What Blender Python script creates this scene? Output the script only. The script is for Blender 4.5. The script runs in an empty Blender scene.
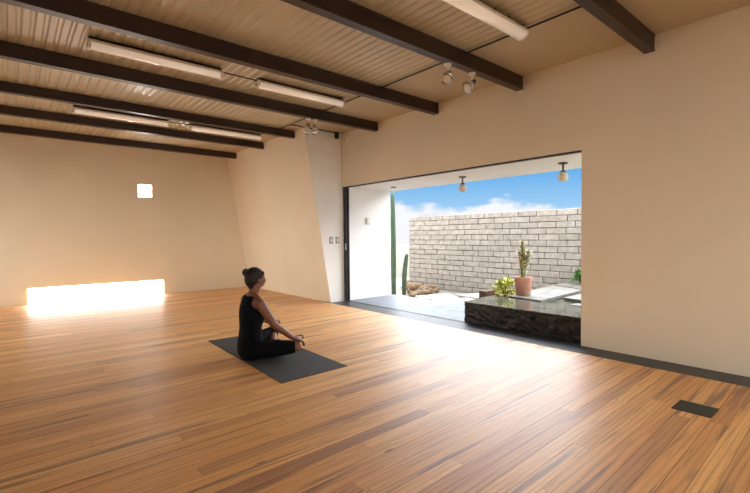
import bpy, bmesh, math, random
from math import sin, cos, pi, radians
from mathutils import Vector, Matrix, Quaternion

random.seed(7)
SC = bpy.context.scene
COL = SC.collection
V = Vector

# ------------------------------------------------------------------ materials
def lin(c):
    out = []
    for x in c:
        x /= 255.0
        out.append(x / 12.92 if x <= 0.04045 else ((x + 0.055) / 1.055) ** 2.4)
    return tuple(out) + (1.0,)

def new_mat(name):
    m = bpy.data.materials.new(name)
    m.use_nodes = True
    nt = m.node_tree
    b = nt.nodes['Principled BSDF']
    return m, nt, b

def N(nt, typ, **kw):
    n = nt.nodes.new(typ)
    for k, v in kw.items():
        if hasattr(n, k):
            setattr(n, k, v)
        else:
            n.inputs[k.replace('_', ' ')].default_value = v
    return n

def link(nt, a, b):
    nt.links.new(a, b)

def ramp(nt, fac, stops):
    r = nt.nodes.new('ShaderNodeValToRGB')
    el = r.color_ramp.elements
    while len(el) < len(stops):
        el.new(0.5)
    for e, (p, c) in zip(el, stops):
        e.position = p
        e.color = c if len(c) == 4 else tuple(c) + (1,)
    link(nt, fac, r.inputs[0])
    return r

def math_n(nt, op, a, b=None, c=None):
    n = nt.nodes.new('ShaderNodeMath')
    n.operation = op
    for i, x in enumerate((a, b, c)):
        if x is None:
            continue
        if isinstance(x, (int, float)):
            n.inputs[i].default_value = x
        else:
            link(nt, x, n.inputs[i])
    return n.outputs[0]

def mixc(nt, fac, a, b, blend='MIX'):
    n = nt.nodes.new('ShaderNodeMix')
    n.data_type = 'RGBA'
    n.blend_type = blend
    for sock, x in ((0, fac), (6, a), (7, b)):
        if isinstance(x, (int, float)):
            n.inputs[sock].default_value = x
        elif isinstance(x, tuple):
            n.inputs[sock].default_value = x
        else:
            link(nt, x, n.inputs[sock])
    return n.outputs[2]

def mat_noise(name, c1, c2, scale=6.0, rough=0.6, bump=0.0, bscale=60.0, metallic=0.0, spec=None, stretch=(1, 1, 1), detail=4.0, lo=0.3, hi=0.7, island=0.0, coat=0.0):
    m, nt, b = new_mat(name)
    tc = N(nt, 'ShaderNodeTexCoord')
    mp = N(nt, 'ShaderNodeMapping')
    mp.inputs['Scale'].default_value = stretch
    link(nt, tc.outputs['Object'], mp.inputs[0])
    no = N(nt, 'ShaderNodeTexNoise')
    no.inputs['Scale'].default_value = scale
    no.inputs['Detail'].default_value = detail
    link(nt, mp.outputs[0], no.inputs['Vector'])
    r = ramp(nt, no.outputs['Fac'], [(lo, lin(c1)), (hi, lin(c2))])
    colr = r.outputs[0]
    if island:
        g = N(nt, 'ShaderNodeNewGeometry')
        v = math_n(nt, 'MULTIPLY_ADD', g.outputs['Random Per Island'], island, 1 - island / 2)
        hs = N(nt, 'ShaderNodeHueSaturation')
        link(nt, v, hs.inputs['Value'])
        link(nt, colr, hs.inputs['Color'])
        colr = hs.outputs[0]
    link(nt, colr, b.inputs['Base Color'])
    b.inputs['Roughness'].default_value = rough
    b.inputs['Metallic'].default_value = metallic
    b.inputs['Coat Weight'].default_value = coat
    if spec is not None:
        b.inputs['Specular IOR Level'].default_value = spec
    if bump:
        n2 = N(nt, 'ShaderNodeTexNoise')
        n2.inputs['Scale'].default_value = bscale
        n2.inputs['Detail'].default_value = 3.0
        link(nt, mp.outputs[0], n2.inputs['Vector'])
        bp = N(nt, 'ShaderNodeBump')
        bp.inputs['Strength'].default_value = bump
        bp.inputs['Distance'].default_value = 0.01
        link(nt, n2.outputs['Fac'], bp.inputs['Height'])
        link(nt, bp.outputs[0], b.inputs['Normal'])
    return m

def mat_emit(name, col, strength):
    m, nt, b = new_mat(name)
    b.inputs['Base Color'].default_value = (0.8, 0.8, 0.8, 1)
    b.inputs['Emission Color'].default_value = col
    b.inputs['Emission Strength'].default_value = strength
    return m

def mat_wood_floor():
    m, nt, b = new_mat('honey_pine_boards')
    tc = N(nt, 'ShaderNodeTexCoord')
    g = N(nt, 'ShaderNodeNewGeometry')
    isl = g.outputs['Random Per Island']
    off = N(nt, 'ShaderNodeCombineXYZ')
    link(nt, math_n(nt, 'MULTIPLY', isl, 37.0), off.inputs[0])
    link(nt, math_n(nt, 'MULTIPLY', isl, 91.0), off.inputs[1])
    link(nt, math_n(nt, 'MULTIPLY', isl, 53.0), off.inputs[2])
    add = N(nt, 'ShaderNodeVectorMath', operation='ADD')
    link(nt, tc.outputs['Object'], add.inputs[0])
    link(nt, off.outputs[0], add.inputs[1])
    def noise(scale3, scale, detail=4.0, dist=0.0):
        mp = N(nt, 'ShaderNodeMapping')
        mp.inputs['Scale'].default_value = scale3
        link(nt, add.outputs[0], mp.inputs[0])
        no = N(nt, 'ShaderNodeTexNoise')
        no.inputs['Scale'].default_value = scale
        no.inputs['Detail'].default_value = detail
        no.inputs['Distortion'].default_value = dist
        link(nt, mp.outputs[0], no.inputs['Vector'])
        return no.outputs['Fac']
    base = ramp(nt, isl, [(0.0, lin((205, 138, 62))), (0.25, lin((224, 160, 78))), (0.6, lin((234, 174, 88))), (0.88, lin((244, 192, 112))), (0.95, lin((206, 146, 74))), (1.0, lin((176, 118, 56)))]).outputs[0]
    grain = noise((1.2, 30, 1), 2.2, 5.0, 0.6)
    gr = ramp(nt, grain, [(0.28, (0.70, 0.60, 0.50)), (0.56, (1.04, 1.04, 1.04))]).outputs[0]
    c = mixc(nt, 0.85, base, gr, 'MULTIPLY')
    # cathedral rings
    w = N(nt, 'ShaderNodeTexWave', bands_direction='Y')
    mp = N(nt, 'ShaderNodeMapping')
    mp.inputs['Scale'].default_value = (0.7, 6.0, 1)
    link(nt, add.outputs[0], mp.inputs[0])
    link(nt, mp.outputs[0], w.inputs['Vector'])
    w.inputs['Scale'].default_value = 1.6
    w.inputs['Distortion'].default_value = 7.0
    w.inputs['Detail'].default_value = 2.0
    w.inputs['Detail Scale'].default_value = 0.8
    wr = ramp(nt, w.outputs['Fac'], [(0.0, (0.62, 0.50, 0.40)), (0.35, (1, 1, 1))]).outputs[0]
    c = mixc(nt, 0.5, c, wr, 'MULTIPLY')
    # dark heartwood streaks along some boards
    st = noise((0.45, 9.0, 1), 1.6, 3.0, 0.4)
    sm = ramp(nt, st, [(0.60, (0, 0, 0)), (0.68, (1, 1, 1))]).outputs[0]
    c = mixc(nt, math_n(nt, 'MULTIPLY', sm, 0.75), c, lin((104, 54, 20)))
    # knots
    vo = N(nt, 'ShaderNodeTexVoronoi')
    mp = N(nt, 'ShaderNodeMapping')
    mp.inputs['Scale'].default_value = (1.1, 2.0, 0.0)
    link(nt, add.outputs[0], mp.inputs[0])
    link(nt, mp.outputs[0], vo.inputs['Vector'])
    vo.inputs['Scale'].default_value = 0.9
    kn = ramp(nt, vo.outputs['Distance'], [(0.022, (1, 1, 1)), (0.045, (0, 0, 0))]).outputs[0]
    c = mixc(nt, math_n(nt, 'MULTIPLY', kn, 0.8), c, lin((52, 26, 12)))
    link(nt, c, b.inputs['Base Color'])
    rg = noise((0.8, 14, 1), 3.0, 4.0)
    rr = math_n(nt, 'MULTIPLY_ADD', rg, 0.16, FLOOR_ROUGH - 0.08)
    link(nt, rr, b.inputs['Roughness'])
    b.inputs['IOR'].default_value = FLOOR_IOR
    b.inputs['Specular IOR Level'].default_value = 0.5
    b.inputs['Coat Weight'].default_value = FLOOR_COAT
    b.inputs['Coat Roughness'].default_value = 0.36
    b.inputs['Coat IOR'].default_value = 1.55
    bp = N(nt, 'ShaderNodeBump')
    bp.inputs['Strength'].default_value = 0.25
    bp.inputs['Distance'].default_value = 0.002
    link(nt, grain, bp.inputs['Height'])
    link(nt, bp.outputs[0], b.inputs['Normal'])
    return m

FLOOR_ROUGH, FLOOR_IOR, FLOOR_COAT = 0.60, 2.3, 0.4

M = {}
M['floor'] = mat_wood_floor()
M['wall'] = mat_noise('cream_plaster', (225, 215, 194), (232, 222, 203), 1.2, 0.75, 0.06, 40)
M['garden_white'] = mat_noise('garden_wall_plaster', (146, 143, 138), (156, 153, 148), 1.5, 0.85, 0.06, 40)
M['white'] = mat_noise('white_plaster', (236, 233, 226), (243, 241, 236), 1.5, 0.8, 0.06, 40)
M['ceil'] = mat_noise('beige_painted_sheet', (186, 176, 152), (198, 188, 164), 2.0, 0.36, 0, 10)
M['ceil_flat'] = mat_noise('beige_ceiling_board', (182, 168, 142), (190, 176, 150), 2.0, 0.6, 0, 10)
M['beam'] = mat_noise('dark_brown_steel', (44, 30, 24), (56, 39, 30), 3.0, 0.42, 0.05, 50)
M['slate'] = mat_noise('dark_slate', (36, 39, 44), (56, 60, 67), 7.0, 0.42, 0.1, 60)
M['paving'] = mat_noise('grey_slate_paving', (92, 100, 110), (120, 128, 138), 5.0, 0.5, 0.1, 60)
M['black'] = mat_noise('black_metal', (18, 18, 20), (28, 28, 30), 8.0, 0.4)
M['basin'] = mat_noise('black_split_stone', (7, 7, 9), (36, 36, 38), 22.0, 0.4, 0.7, 46, detail=8.0)
M['mortar'] = mat_noise('mortar', (78, 74, 68), (94, 89, 83), 12.0, 0.9, 0.3, 60)
M['brick'] = mat_noise('sand_brick', (138, 134, 130), (166, 161, 157), 9.0, 0.9, 0.5, 45, island=0.16)
M['gravel'] = mat_noise('pale_gravel', (112, 107, 100), (138, 132, 124), 40.0, 0.95, 0.6, 90)
M['palestone'] = mat_noise('pale_flagstone', (146, 143, 138), (170, 166, 160), 5.0, 0.85, 0.2, 30)
M['slab'] = mat_noise('grey_concrete_slab', (86, 86, 82), (124, 123, 116), 5.0, 0.7, 0.15, 40)
M['rock'] = mat_noise('brown_rock', (84, 64, 46), (146, 124, 100), 7.0, 0.9, 0.5, 30)
M['terracotta'] = mat_noise('terracotta', (176, 122, 102), (204, 156, 136), 6.0, 0.85, 0.15, 50)
M['soil'] = mat_noise('garden_soil', (70, 54, 40), (104, 84, 64), 20.0, 0.95, 0.6, 60)
M['timber'] = mat_noise('weathered_timber', (66, 46, 34), (110, 84, 64), 3.0, 0.85, 0.3, 30, stretch=(9, 1, 9))
M['cactus'] = mat_noise('cactus_green', (38, 62, 44), (64, 88, 62), 6.0, 0.6)
M['euphorbia'] = mat_noise('pale_cactus_green', (92, 108, 66), (150, 152, 104), 16.0, 0.7)
M['bloom'] = mat_noise('cream_tips', (232, 206, 176), (246, 232, 210), 20.0, 0.8)
M['leaf'] = mat_noise('yellow_green_leaf', (142, 156, 62), (216, 214, 124), 12.0, 0.6, island=0.5)
M['leafdark'] = mat_noise('deep_green_leaf', (40, 92, 36), (86, 138, 60), 12.0, 0.55, island=0.4)
M['mat'] = mat_noise('charcoal_foam', (58, 61, 66), (68, 71, 76), 30.0, 0.75, 0.1, 200)
M['cloth'] = mat_noise('black_navy_jersey', (8, 9, 13), (14, 16, 22), 14.0, 0.85, 0.12, 60, spec=0.12)
M['skin'] = mat_noise('brown_skin', (112, 68, 48), (128, 80, 58), 8.0, 0.45)
M['hair'] = mat_noise('dark_hair', (10, 7, 6), (22, 15, 12), 30.0, 0.6, 0.4, 90, stretch=(1, 4, 1))
M['lip'] = mat_noise('lip', (138, 70, 62), (146, 76, 66), 8.0, 0.5)
M['eye'] = mat_noise('eye', (22, 16, 14), (30, 22, 18), 8.0, 0.2)
M['housing'] = mat_noise('cream_enamel', (228, 222, 210), (236, 230, 220), 5.0, 0.4)
M['enamel'] = mat_noise('white_enamel', (240, 237, 230), (246, 243, 238), 5.0, 0.35)
M['chrome'] = mat_noise('steel_rim', (180, 176, 168), (200, 196, 188), 5.0, 0.25, metallic=0.9)
M['grille'] = mat_noise('dark_green_grille', (38, 46, 46), (50, 58, 58), 20.0, 0.4, metallic=0.3)
M['greenedge'] = mat_noise('green_edge', (96, 136, 118), (112, 150, 130), 10.0, 0.5)
M['switch'] = mat_noise('grey_switch', (130, 124, 118), (142, 136, 130), 10.0, 0.4)
M['switchlight'] = mat_noise('cream_switch', (226, 220, 206), (234, 228, 214), 10.0, 0.4)
M['bronze'] = mat_noise('bronze_fitting', (92, 78, 62), (112, 96, 78), 10.0, 0.45, metallic=0.5)
M['bulb'] = mat_noise('lamp_glass_face', (222, 206, 178), (236, 222, 196), 10.0, 0.15)

def mat_diffuser():
    m, nt, b = new_mat('ribbed_acrylic')
    b.inputs['Base Color'].default_value = lin((250, 242, 230))
    b.inputs['Roughness'].default_value = 0.16
    b.inputs['Coat Weight'].default_value = 0.6
    b.inputs['Coat Roughness'].default_value = 0.06
    b.inputs['Emission Color'].default_value = (1.0, 0.86, 0.70, 1)
    b.inputs['Emission Strength'].default_value = 0.28  # faint glow added to brighten the cover
    return m
M['diffuser'] = mat_diffuser()

def mat_globe():
    m, nt, b = new_mat('seeded_glass_globe')
    tc = N(nt, 'ShaderNodeTexCoord')
    vo = N(nt, 'ShaderNodeTexVoronoi')
    vo.inputs['Scale'].default_value = 42.0
    link(nt, tc.outputs['Object'], vo.inputs['Vector'])
    r = ramp(nt, vo.outputs['Distance'], [(0.16, lin((120, 110, 92))), (0.34, lin((226, 218, 200)))])
    link(nt, r.outputs[0], b.inputs['Base Color'])
    b.inputs['Roughness'].default_value = 0.12
    return m
M['globe'] = mat_globe()

def mat_water():
    m, nt, b = new_mat('still_water')
    b.inputs['Base Color'].default_value = lin((70, 74, 66))
    b.inputs['Roughness'].default_value = 0.06
    b.inputs['IOR'].default_value = 1.45
    tc = N(nt, 'ShaderNodeTexCoord')
    no = N(nt, 'ShaderNodeTexNoise')
    no.inputs['Scale'].default_value = 9.0
    link(nt, tc.outputs['Object'], no.inputs['Vector'])
    r = ramp(nt, no.outputs['Fac'], [(0.35, lin((64, 66, 60))), (0.7, lin((104, 106, 92)))])
    link(nt, r.outputs[0], b.inputs['Base Color'])
    bp = N(nt, 'ShaderNodeBump')
    bp.inputs['Strength'].default_value = 0.05
    bp.inputs['Distance'].default_value = 0.01
    link(nt, no.outputs['Fac'], bp.inputs['Height'])
    link(nt, bp.outputs[0], b.inputs['Normal'])
    return m
M['water'] = mat_water()
M['sunlit_pane'] = mat_emit('sunlit_frosted_pane', (1.0, 0.97, 0.92, 1), 42.0)
M['daylight'] = mat_emit('daylit_frosted_pane', (1.0, 0.97, 0.92, 1), 18.0)

# ------------------------------------------------------------------ mesh helpers
def box(bm, lo, hi, rot=None, piv=None):
    lo, hi = V(lo), V(hi)
    c = (lo + hi) / 2
    mt = Matrix.Translation(c) @ Matrix.Diagonal((hi.x - lo.x, hi.y - lo.y, hi.z - lo.z, 1))
    if rot is not None:
        p = V(piv) if piv is not None else c
        mt = Matrix.Translation(p) @ rot.to_4x4() @ Matrix.Translation(-p) @ mt
    return bmesh.ops.create_cube(bm, size=1.0, matrix=mt)['verts']

def prism(bm, pts, axis, a, b):
    """pts: 2-D outline; axis: 'x','y' or 'z' extrusion from a to b."""
    def p3(p, t):
        return {'x': (t, p[0], p[1]), 'y': (p[0], t, p[1]), 'z': (p[0], p[1], t)}[axis]
    v0 = [bm.verts.new(p3(p, a)) for p in pts]
    v1 = [bm.verts.new(p3(p, b)) for p in pts]
    n = len(pts)
    bm.faces.new(v0)
    bm.faces.new(list(reversed(v1)))
    for i in range(n):
        bm.faces.new((v0[i], v1[i], v1[(i + 1) % n], v0[(i + 1) % n]))
    bmesh.ops.recalc_face_normals(bm, faces=bm.faces[:])

def frame_of(d):
    d = d.normalized()
    up = V((0, 0, 1)) if abs(d.z) < 0.95 else V((1, 0, 0))
    s = d.cross(up).normalized()
    return s, s.cross(d).normalized()

def tube(bm, pts, rad, n=12, cap=True, side=None, ell=1.0):
    """swept tube; rad scalar or list of r or (ra, rb); side fixes the first cross axis."""
    pts = [V(p) for p in pts]
    k = len(pts)
    if not isinstance(rad, (list, tuple)):
        rad = [rad] * k
    rings = []
    s = None
    for i, p in enumerate(pts):
        d = (pts[min(i + 1, k - 1)] - pts[max(i - 1, 0)]).normalized()
        if side is not None:
            s = V(side)
        elif s is None:
            s, _ = frame_of(d)
        s = (s - d * s.dot(d)).normalized()
        t = d.cross(s)
        r = rad[i]
        ra, rb = (r if isinstance(r, (list, tuple)) else (r, r * ell))
        rings.append([bm.verts.new(p + s * (ra * cos(2 * pi * j / n)) + t * (rb * sin(2 * pi * j / n))) for j in range(n)])
    for a, b in zip(rings, rings[1:]):
        for j in range(n):
            bm.faces.new((a[j], a[(j + 1) % n], b[(j + 1) % n], b[j]))
    if cap:
        bm.faces.new(list(reversed(rings[0])))
        bm.faces.new(rings[-1])
    return rings

def rings_loft(bm, rings):
    """rings: list of lists of points, closed with caps."""
    vs = [[bm.verts.new(p) for p in r] for r in rings]
    n = len(vs[0])
    for a, b in zip(vs, vs[1:]):
        for j in range(n):
            bm.faces.new((a[j], a[(j + 1) % n], b[(j + 1) % n], b[j]))
    bm.faces.new(list(reversed(vs[0])))
    bm.faces.new(vs[-1])

def lathe(bm, prof, c=(0, 0, 0), n=24):
    c = V(c)
    rings = [[c + V((r * cos(2 * pi * j / n), r * sin(2 * pi * j / n), z)) for j in range(n)] for r, z in prof]
    rings_loft(bm, rings)

def ball(bm, c, r, rot=None, u=16, v=10):
    r = r if isinstance(r, (list, tuple)) else (r, r, r)
    mt = Matrix.Translation(V(c))
    if rot is not None:
        mt = mt @ rot.to_4x4()
    mt = mt @ Matrix.Diagonal((r[0], r[1], r[2], 1))
    bmesh.ops.create_uvsphere(bm, u_segments=u, v_segments=v, radius=1.0, matrix=mt)

def obj(name, bm, mat, parent=None, smooth=False, bevel=0.0, seg=2, origin=None):
    if name != 'floor':
        bmesh.ops.recalc_face_normals(bm, faces=bm.faces[:])
    me = bpy.data.meshes.new(name)
    if origin is not None:
        bmesh.ops.translate(bm, verts=bm.verts[:], vec=-V(origin))
    bm.to_mesh(me)
    bm.free()
    me.materials.append(mat)
    if smooth:
        for p in me.polygons:
            p.use_smooth = True
    o = bpy.data.objects.new(name, me)
    COL.objects.link(o)
    if origin is not None:
        o.location = origin
    if parent is not None:
        o.parent = parent
    if bevel:
        md = o.modifiers.new('Bevel', 'BEVEL')
        md.width = bevel
        md.segments = seg
        md.limit_method = 'ANGLE'
    return o

def thing(name, label, cat, loc, group=None, rotz=0):
    o = bpy.data.objects.new(name, None)
    COL.objects.link(o)
    o.location = loc
    o.rotation_euler = (0, 0, rotz)
    o.empty_display_size = 0.1
    o['label'] = label
    o['category'] = cat
    o['kind'] = 'thing'
    if group:
        o['group'] = group
    return o

def tag(o, label, cat, group=None, kind='thing'):
    o['label'] = label
    o['category'] = cat
    o['kind'] = kind
    if group:
        o['group'] = group
    return o

def struct(o, label=None):
    o['kind'] = 'structure'
    if label:
        o['label'] = label
    return o

def B():
    return bmesh.new()

def copy_tree(o, parent=None):
    c = o.copy()
    COL.objects.link(c)
    if parent is not None:
        c.parent = parent
    for ch in list(o.children):
        copy_tree(ch, c)
    return c

# ------------------------------------------------------------------ dimensions
XR = 4.63        # right wall, room face
XW = 4.75        # right wall, garden face
HC = 3.05        # ceiling
YE = 6.36        # end face of the sloping partition
XL = -3.0        # left wall
YR = -3.6        # unseen rear wall; its opening is added to let fill light in
TH = 0.0398      # turn of the back wall
def yback(x):
    return 9.934 - TH * x

# ------------------------------------------------------------------ the floor: boards
def make_floor():
    bm = B()
    a = radians(1.2)
    ux, uy = V((cos(a), sin(a), 0)), V((-sin(a), cos(a), 0))
    w = 0.092
    xs = XL - 0.3
    rows = int((10.6 - (YR - 0.3)) / w)
    for r in range(rows):
        y0 = YR - 0.3 + r * w
        xe = 4.44 if y0 > YE + 0.02 else 4.331
        x = xs - random.uniform(0, 2.4)
        while x < xe + 0.6:  # overrun, clipped below
            ln = random.choice((1.2, 1.8, 2.2, 2.6, 3.2)) * random.uniform(0.9, 1.1)
            x1 = x + ln
            tilt = random.gauss(0, 0.0026)
            lev = random.gauss(0, 0.0002)
            cup = random.uniform(0.00002, 0.00018)
            g = random.choice((0.0004, 0.0006, 0.0009, 0.0009, 0.0018))
            rows_v = []
            for xx in (x + 0.0005, x1 - 0.0005):
                ring = []
                for k in range(5):
                    t = k / 4
                    yy = y0 + g + (w - 2 * g) * t
                    zz = lev + tilt * (t - 0.5) * w - cup * (2 * t - 1) ** 2
                    p = ux * xx + uy * yy
                    ring.append(V((p.x, p.y, zz)))
                rows_v.append(ring)
            # clip to the room in x (the border of slate takes over at 4.33)
            q0, q1 = rows_v
            if q1[0].x > XL - 0.3 and q0[0].x < xe:
                n0, n1 = [], []
                for p, q in zip(q0, q1):
                    lx, hx = max(p.x, XL - 0.05), min(q.x, xe)
                    n0.append(V((lx, p.y + (q.y - p.y) * (lx - p.x) / (q.x - p.x), p.z)))
                    n1.append(V((hx, p.y + (q.y - p.y) * (hx - p.x) / (q.x - p.x), q.z)))
                q0, q1 = n0, n1
                va = [bm.verts.new(p) for p in q0]
                vb = [bm.verts.new(p) for p in q1]
                for k in range(4):
                    bm.faces.new((va[k], vb[k], vb[k + 1], va[k + 1]))
            x = x1
    for f_ in bm.faces:
        f_.normal_update()
        if f_.normal.z < 0:
            f_.normal_flip()
    o = obj('floor', bm, M['floor'], smooth=True)
    return struct(o)

make_floor()
bm = B()
box(bm, (XL - 0.1, YR - 0.3, -0.20), (4.75, 10.2, -0.015))
struct(obj('floor_base', bm, M['timber']))

# slate border strip between boards and right wall, as flush tiles
bm = B()
y = YR
while y < YE - 0.02:
    y1 = min(y + 0.62, YE - 0.001)
    box(bm, (4.332, y + 0.001, -0.014), (4.70, y1 - 0.001, 0.001))
    y = y1
struct(obj('trim_1', bm, M['slate'], bevel=0.001, seg=1))
bm = B()
box(bm, (4.702, 2.05, -0.014), (4.748, YE, 0.006))
struct(obj('trim_2', bm, M['black'], bevel=0.002, seg=1))   # sliding-door floor track

# ------------------------------------------------------------------ walls
bm = B()
box(bm, (XR, YR, 0.0), (XW, 2.05, 3.25))
box(bm, (XR, 2.05, 2.09), (XW, YE, 3.25))
struct(obj('wall_right', bm, M['wall']))

# back wall with the low slot and the small square window, turned by TH
def back_pt(s, d, z):
    # s along the wall (x at the face), d behind the face
    n = V((TH, 1, 0)).normalized()
    t = V((1, -TH, 0)).normalized()
    p = V((0, 9.934, 0)) + t * s + n * d
    return V((p.x, p.y, z))

def back_box(bm, s0, s1, z0, z1, d0=0.0, d1=0.22):
    vs = [bm.verts.new(back_pt(s, d, z)) for s in (s0, s1) for d in (d0, d1) for z in (z0, z1)]
    for f in ((0, 1, 3, 2), (4, 6, 7, 5), (0, 4, 5, 1), (2, 3, 7, 6), (0, 2, 6, 4), (1, 5, 7, 3)):
        bm.faces.new([vs[i] for i in f])

bm = B()
SL = (0.222, 2.478, 0.0, 0.296)
SQ = (2.035, 2.282, 2.035, 2.288)
xs = [-3.2, SL[0], SQ[0], SQ[1], SL[1], 4.8]
zs = [-0.02, SL[3], SQ[2], SQ[3], 3.25]
for i in range(5):
    for j in range(4):
        if j == 0 and 1 <= i <= 3:
            continue
        if j == 2 and i == 2:
            continue
        back_box(bm, xs[i], xs[i + 1], zs[j], zs[j + 1])
bmesh.ops.remove_doubles(bm, verts=bm.verts[:], dist=1e-5)
struct(obj('wall_back', bm, M['wall']))
w1 = B(); back_box(w1, SL[0] + 0.004, SL[1] - 0.004, 0.004, SL[3] - 0.006, 0.10, 0.12)
struct(obj('window_1', w1, M['daylight']), 'low wide slot window at floor level glowing white')
w2 = B(); back_box(w2, SQ[0] + 0.002, SQ[1] - 0.002, SQ[2] + 0.002, SQ[3] - 0.002, 0.06, 0.08)
struct(obj('window_2', w2, M['sunlit_pane']), 'small square window glowing white')

bm = B()
box(bm, (XL - 0.2, YR, -0.02), (XL, 5.4, 3.25))
box(bm, (XL - 0.2, 5.4, -0.02), (XL, 8.9, 0.85))  # sill of an unseen opening, added to bring fill light into the room
box(bm, (XL - 0.2, 5.4, 2.85), (XL, 8.9, 3.25))
box(bm, (XL - 0.2, 8.9, -0.02), (XL, 10.1, 3.25))
struct(obj('wall_left', bm, M['wall']))
bm = B()
box(bm, (3.2, YR - 0.2, -0.02), (XW, YR, 3.25))
box(bm, (XL - 0.2, YR - 0.2, -0.02), (-0.6, YR, 3.25))
box(bm, (-0.6, YR - 0.2, -0.02), (3.2, YR, 0.6))
struct(obj('wall_rear', bm, M['wall']))

# sloping partition: leans into the room towards the ceiling
bm = B()
prism(bm, [(4.37, 0.0), (XW, 0.0), (XW, 3.2), (4.37 - 0.169 * 3.2, 3.2)], 'y', YE, 9.80)
o = obj('wall_sloping', bm, M['wall'])
o.data.materials.append(M['white'])
for p in o.data.polygons:
    if p.normal.y < -0.9:
        p.material_index = 1
struct(o)

# ------------------------------------------------------------------ ceiling: ribbed sheet, flat band by the wall
bm = B()
prof = []
x = XL
k = 0
pitch = 0.092
while x < 3.58:
    prof += [(x, HC), (x + 0.044, HC), (x + 0.058, HC + 0.008), (x + 0.078, HC + 0.008)]
    x += pitch
    k += 1
xe = x
prof.append((xe, HC))
y0, y1 = YR, 10.15
va = [bm.verts.new((p[0], y0, p[1])) for p in prof]
vb = [bm.verts.new((p[0], y1, p[1])) for p in prof]
for i in range(len(prof) - 1):
    bm.faces.new((va[i], va[i + 1], vb[i + 1], vb[i]))
for i in range(len(prof) - 1):
    pass
struct(obj('ceiling', bm, M['ceil']))
bm = B()
box(bm, (xe, YR, HC), (XR + 0.02, 10.15, HC + 0.03))
struct(obj('ceiling_border', bm, M['ceil_flat']))
bm = B()
box(bm, (XL - 0.2, YR, 3.10), (4.78, 10.2, 3.32))
struct(obj('roof', bm, M['white']))

# ------------------------------------------------------------------ steel beams
def ibeam_bm(x0, x1, h, wd=0.09, tf=0.012, tw=0.014):
    bm = B()
    pts = [(-wd / 2, 0), (wd / 2, 0), (wd / 2, tf), (tw / 2, tf + 0.004), (tw / 2, h - tf - 0.004), (wd / 2, h - tf), (wd / 2, h),
           (-wd / 2, h), (-wd / 2, h - tf), (-tw / 2, h - tf - 0.004), (-tw / 2, tf + 0.004), (-wd / 2, tf)]
    prism(bm, pts, 'x', x0, x1)
    return bm

def box_beam_bm(x0, x1, h, wd=0.09):
    # two channels welded toe to toe: closed faces with small lips
    bm = B()
    pts = [(-wd / 2, 0), (wd / 2, 0), (wd / 2, 0.01), (wd / 2 - 0.006, 0.016), (wd / 2 - 0.006, h - 0.016), (wd / 2, h - 0.01), (wd / 2, h),
           (-wd / 2, h), (-wd / 2, h - 0.01), (-wd / 2 + 0.006, h - 0.016), (-wd / 2 + 0.006, 0.016), (-wd / 2, 0.01)]
    prism(bm, pts, 'x', x0, x1)
    return bm

ordinals = [
    ('dark steel ceiling beam closest to the camera, ending above the right part of the opening', 1.42, XR, 2.897),
    ('dark steel ceiling beam directly above the pair of white spot lamps near the opening', 2.77, XR, 2.897),
    ('long dark steel ceiling beam that starts in the top left corner of the photo', 4.075, XR, 2.90),
    ('dark steel ceiling beam just beyond the two near fluorescent lights, ending near the wall corner', 5.375, XR, 2.908),
    ('dark steel ceiling beam ending at the sloping wall beside the far pair of spot lamps', 6.73, 4.37 - 0.169 * 2.97, 2.93),
    ('second dark steel ceiling beam from the back wall, beyond the far fluorescent lights', 7.93, 4.37 - 0.169 * 2.97, 2.93),
    ('dark steel ceiling beam right against the top of the back wall', 9.27, 4.37 - 0.169 * 2.97, 2.93),
]
for lab, yb, xend, zb in ordinals:
    o = obj('ceiling_beam', box_beam_bm(XL, xend - 0.002, HC - zb - 0.001), M['beam'])
    o.location = (0, yb, zb)
    tag(o, lab, 'beam', 'dark steel ceiling beams')

# ------------------------------------------------------------------ fluorescent lights
def make_fluorescent(label):
    L = 1.24
    t = thing('fluorescent_light', label, 'ceiling light', (0, 0, 0), 'fluorescent ceiling lights')
    G = -0.034
    bm = B()
    box(bm, (0.01, -0.030, -0.034), (L - 0.01, 0.030, -0.001))
    r_ = obj('shadow_gap_rail', bm, M['black'], t)  # black rail put in to darken the shadow gap above the housing
    for i in range(6):
        xx = 0.10 + i * (L - 0.20) / 5
        bm = B()
        box(bm, (xx - 0.010, -0.066, -0.040), (xx + 0.010, 0.066, -0.022))
        obj('bracket', bm, M['black'], r_)
    bm = B()
    prism(bm, [(-0.064, G), (0.064, G), (0.068, G - 0.006), (0.068, G - 0.026), (-0.068, G - 0.026), (-0.068, G - 0.006)], 'x', 0.0, L)
    obj('housing', bm, M['housing'], t, bevel=0.002, seg=1)
    bm = B()
    pts = [(0.060 * cos(a), G - 0.027 - 0.046 * sin(a)) for a in [pi * i / 14 for i in range(15)]]
    prism(bm, pts, 'x', 0.025, L - 0.025)
    d = obj('diffuser', bm, M['diffuser'], t)
    for p in d.data.polygons:
        p.use_smooth = abs(p.normal.x) < 0.5
    for x0, x1 in ((0.0, 0.026), (L - 0.026, L)):
        bm = B()
        pts = [(0.064 * cos(a), G - 0.025 - 0.051 * sin(a)) for a in [pi * i / 12 for i in range(13)]]
        prism(bm, pts, 'x', x0, x1)
        e = obj('end_cap', bm, M['housing'], t)
        bm = B()
        xx = x0 - 0.002 if x0 == 0 else x1 - 0.002
        box(bm, (xx, -0.014, G - 0.055), (xx + 0.004, 0.012, G - 0.030))
        obj('cable_gland', bm, M['switch'], e)
    return t

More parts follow.
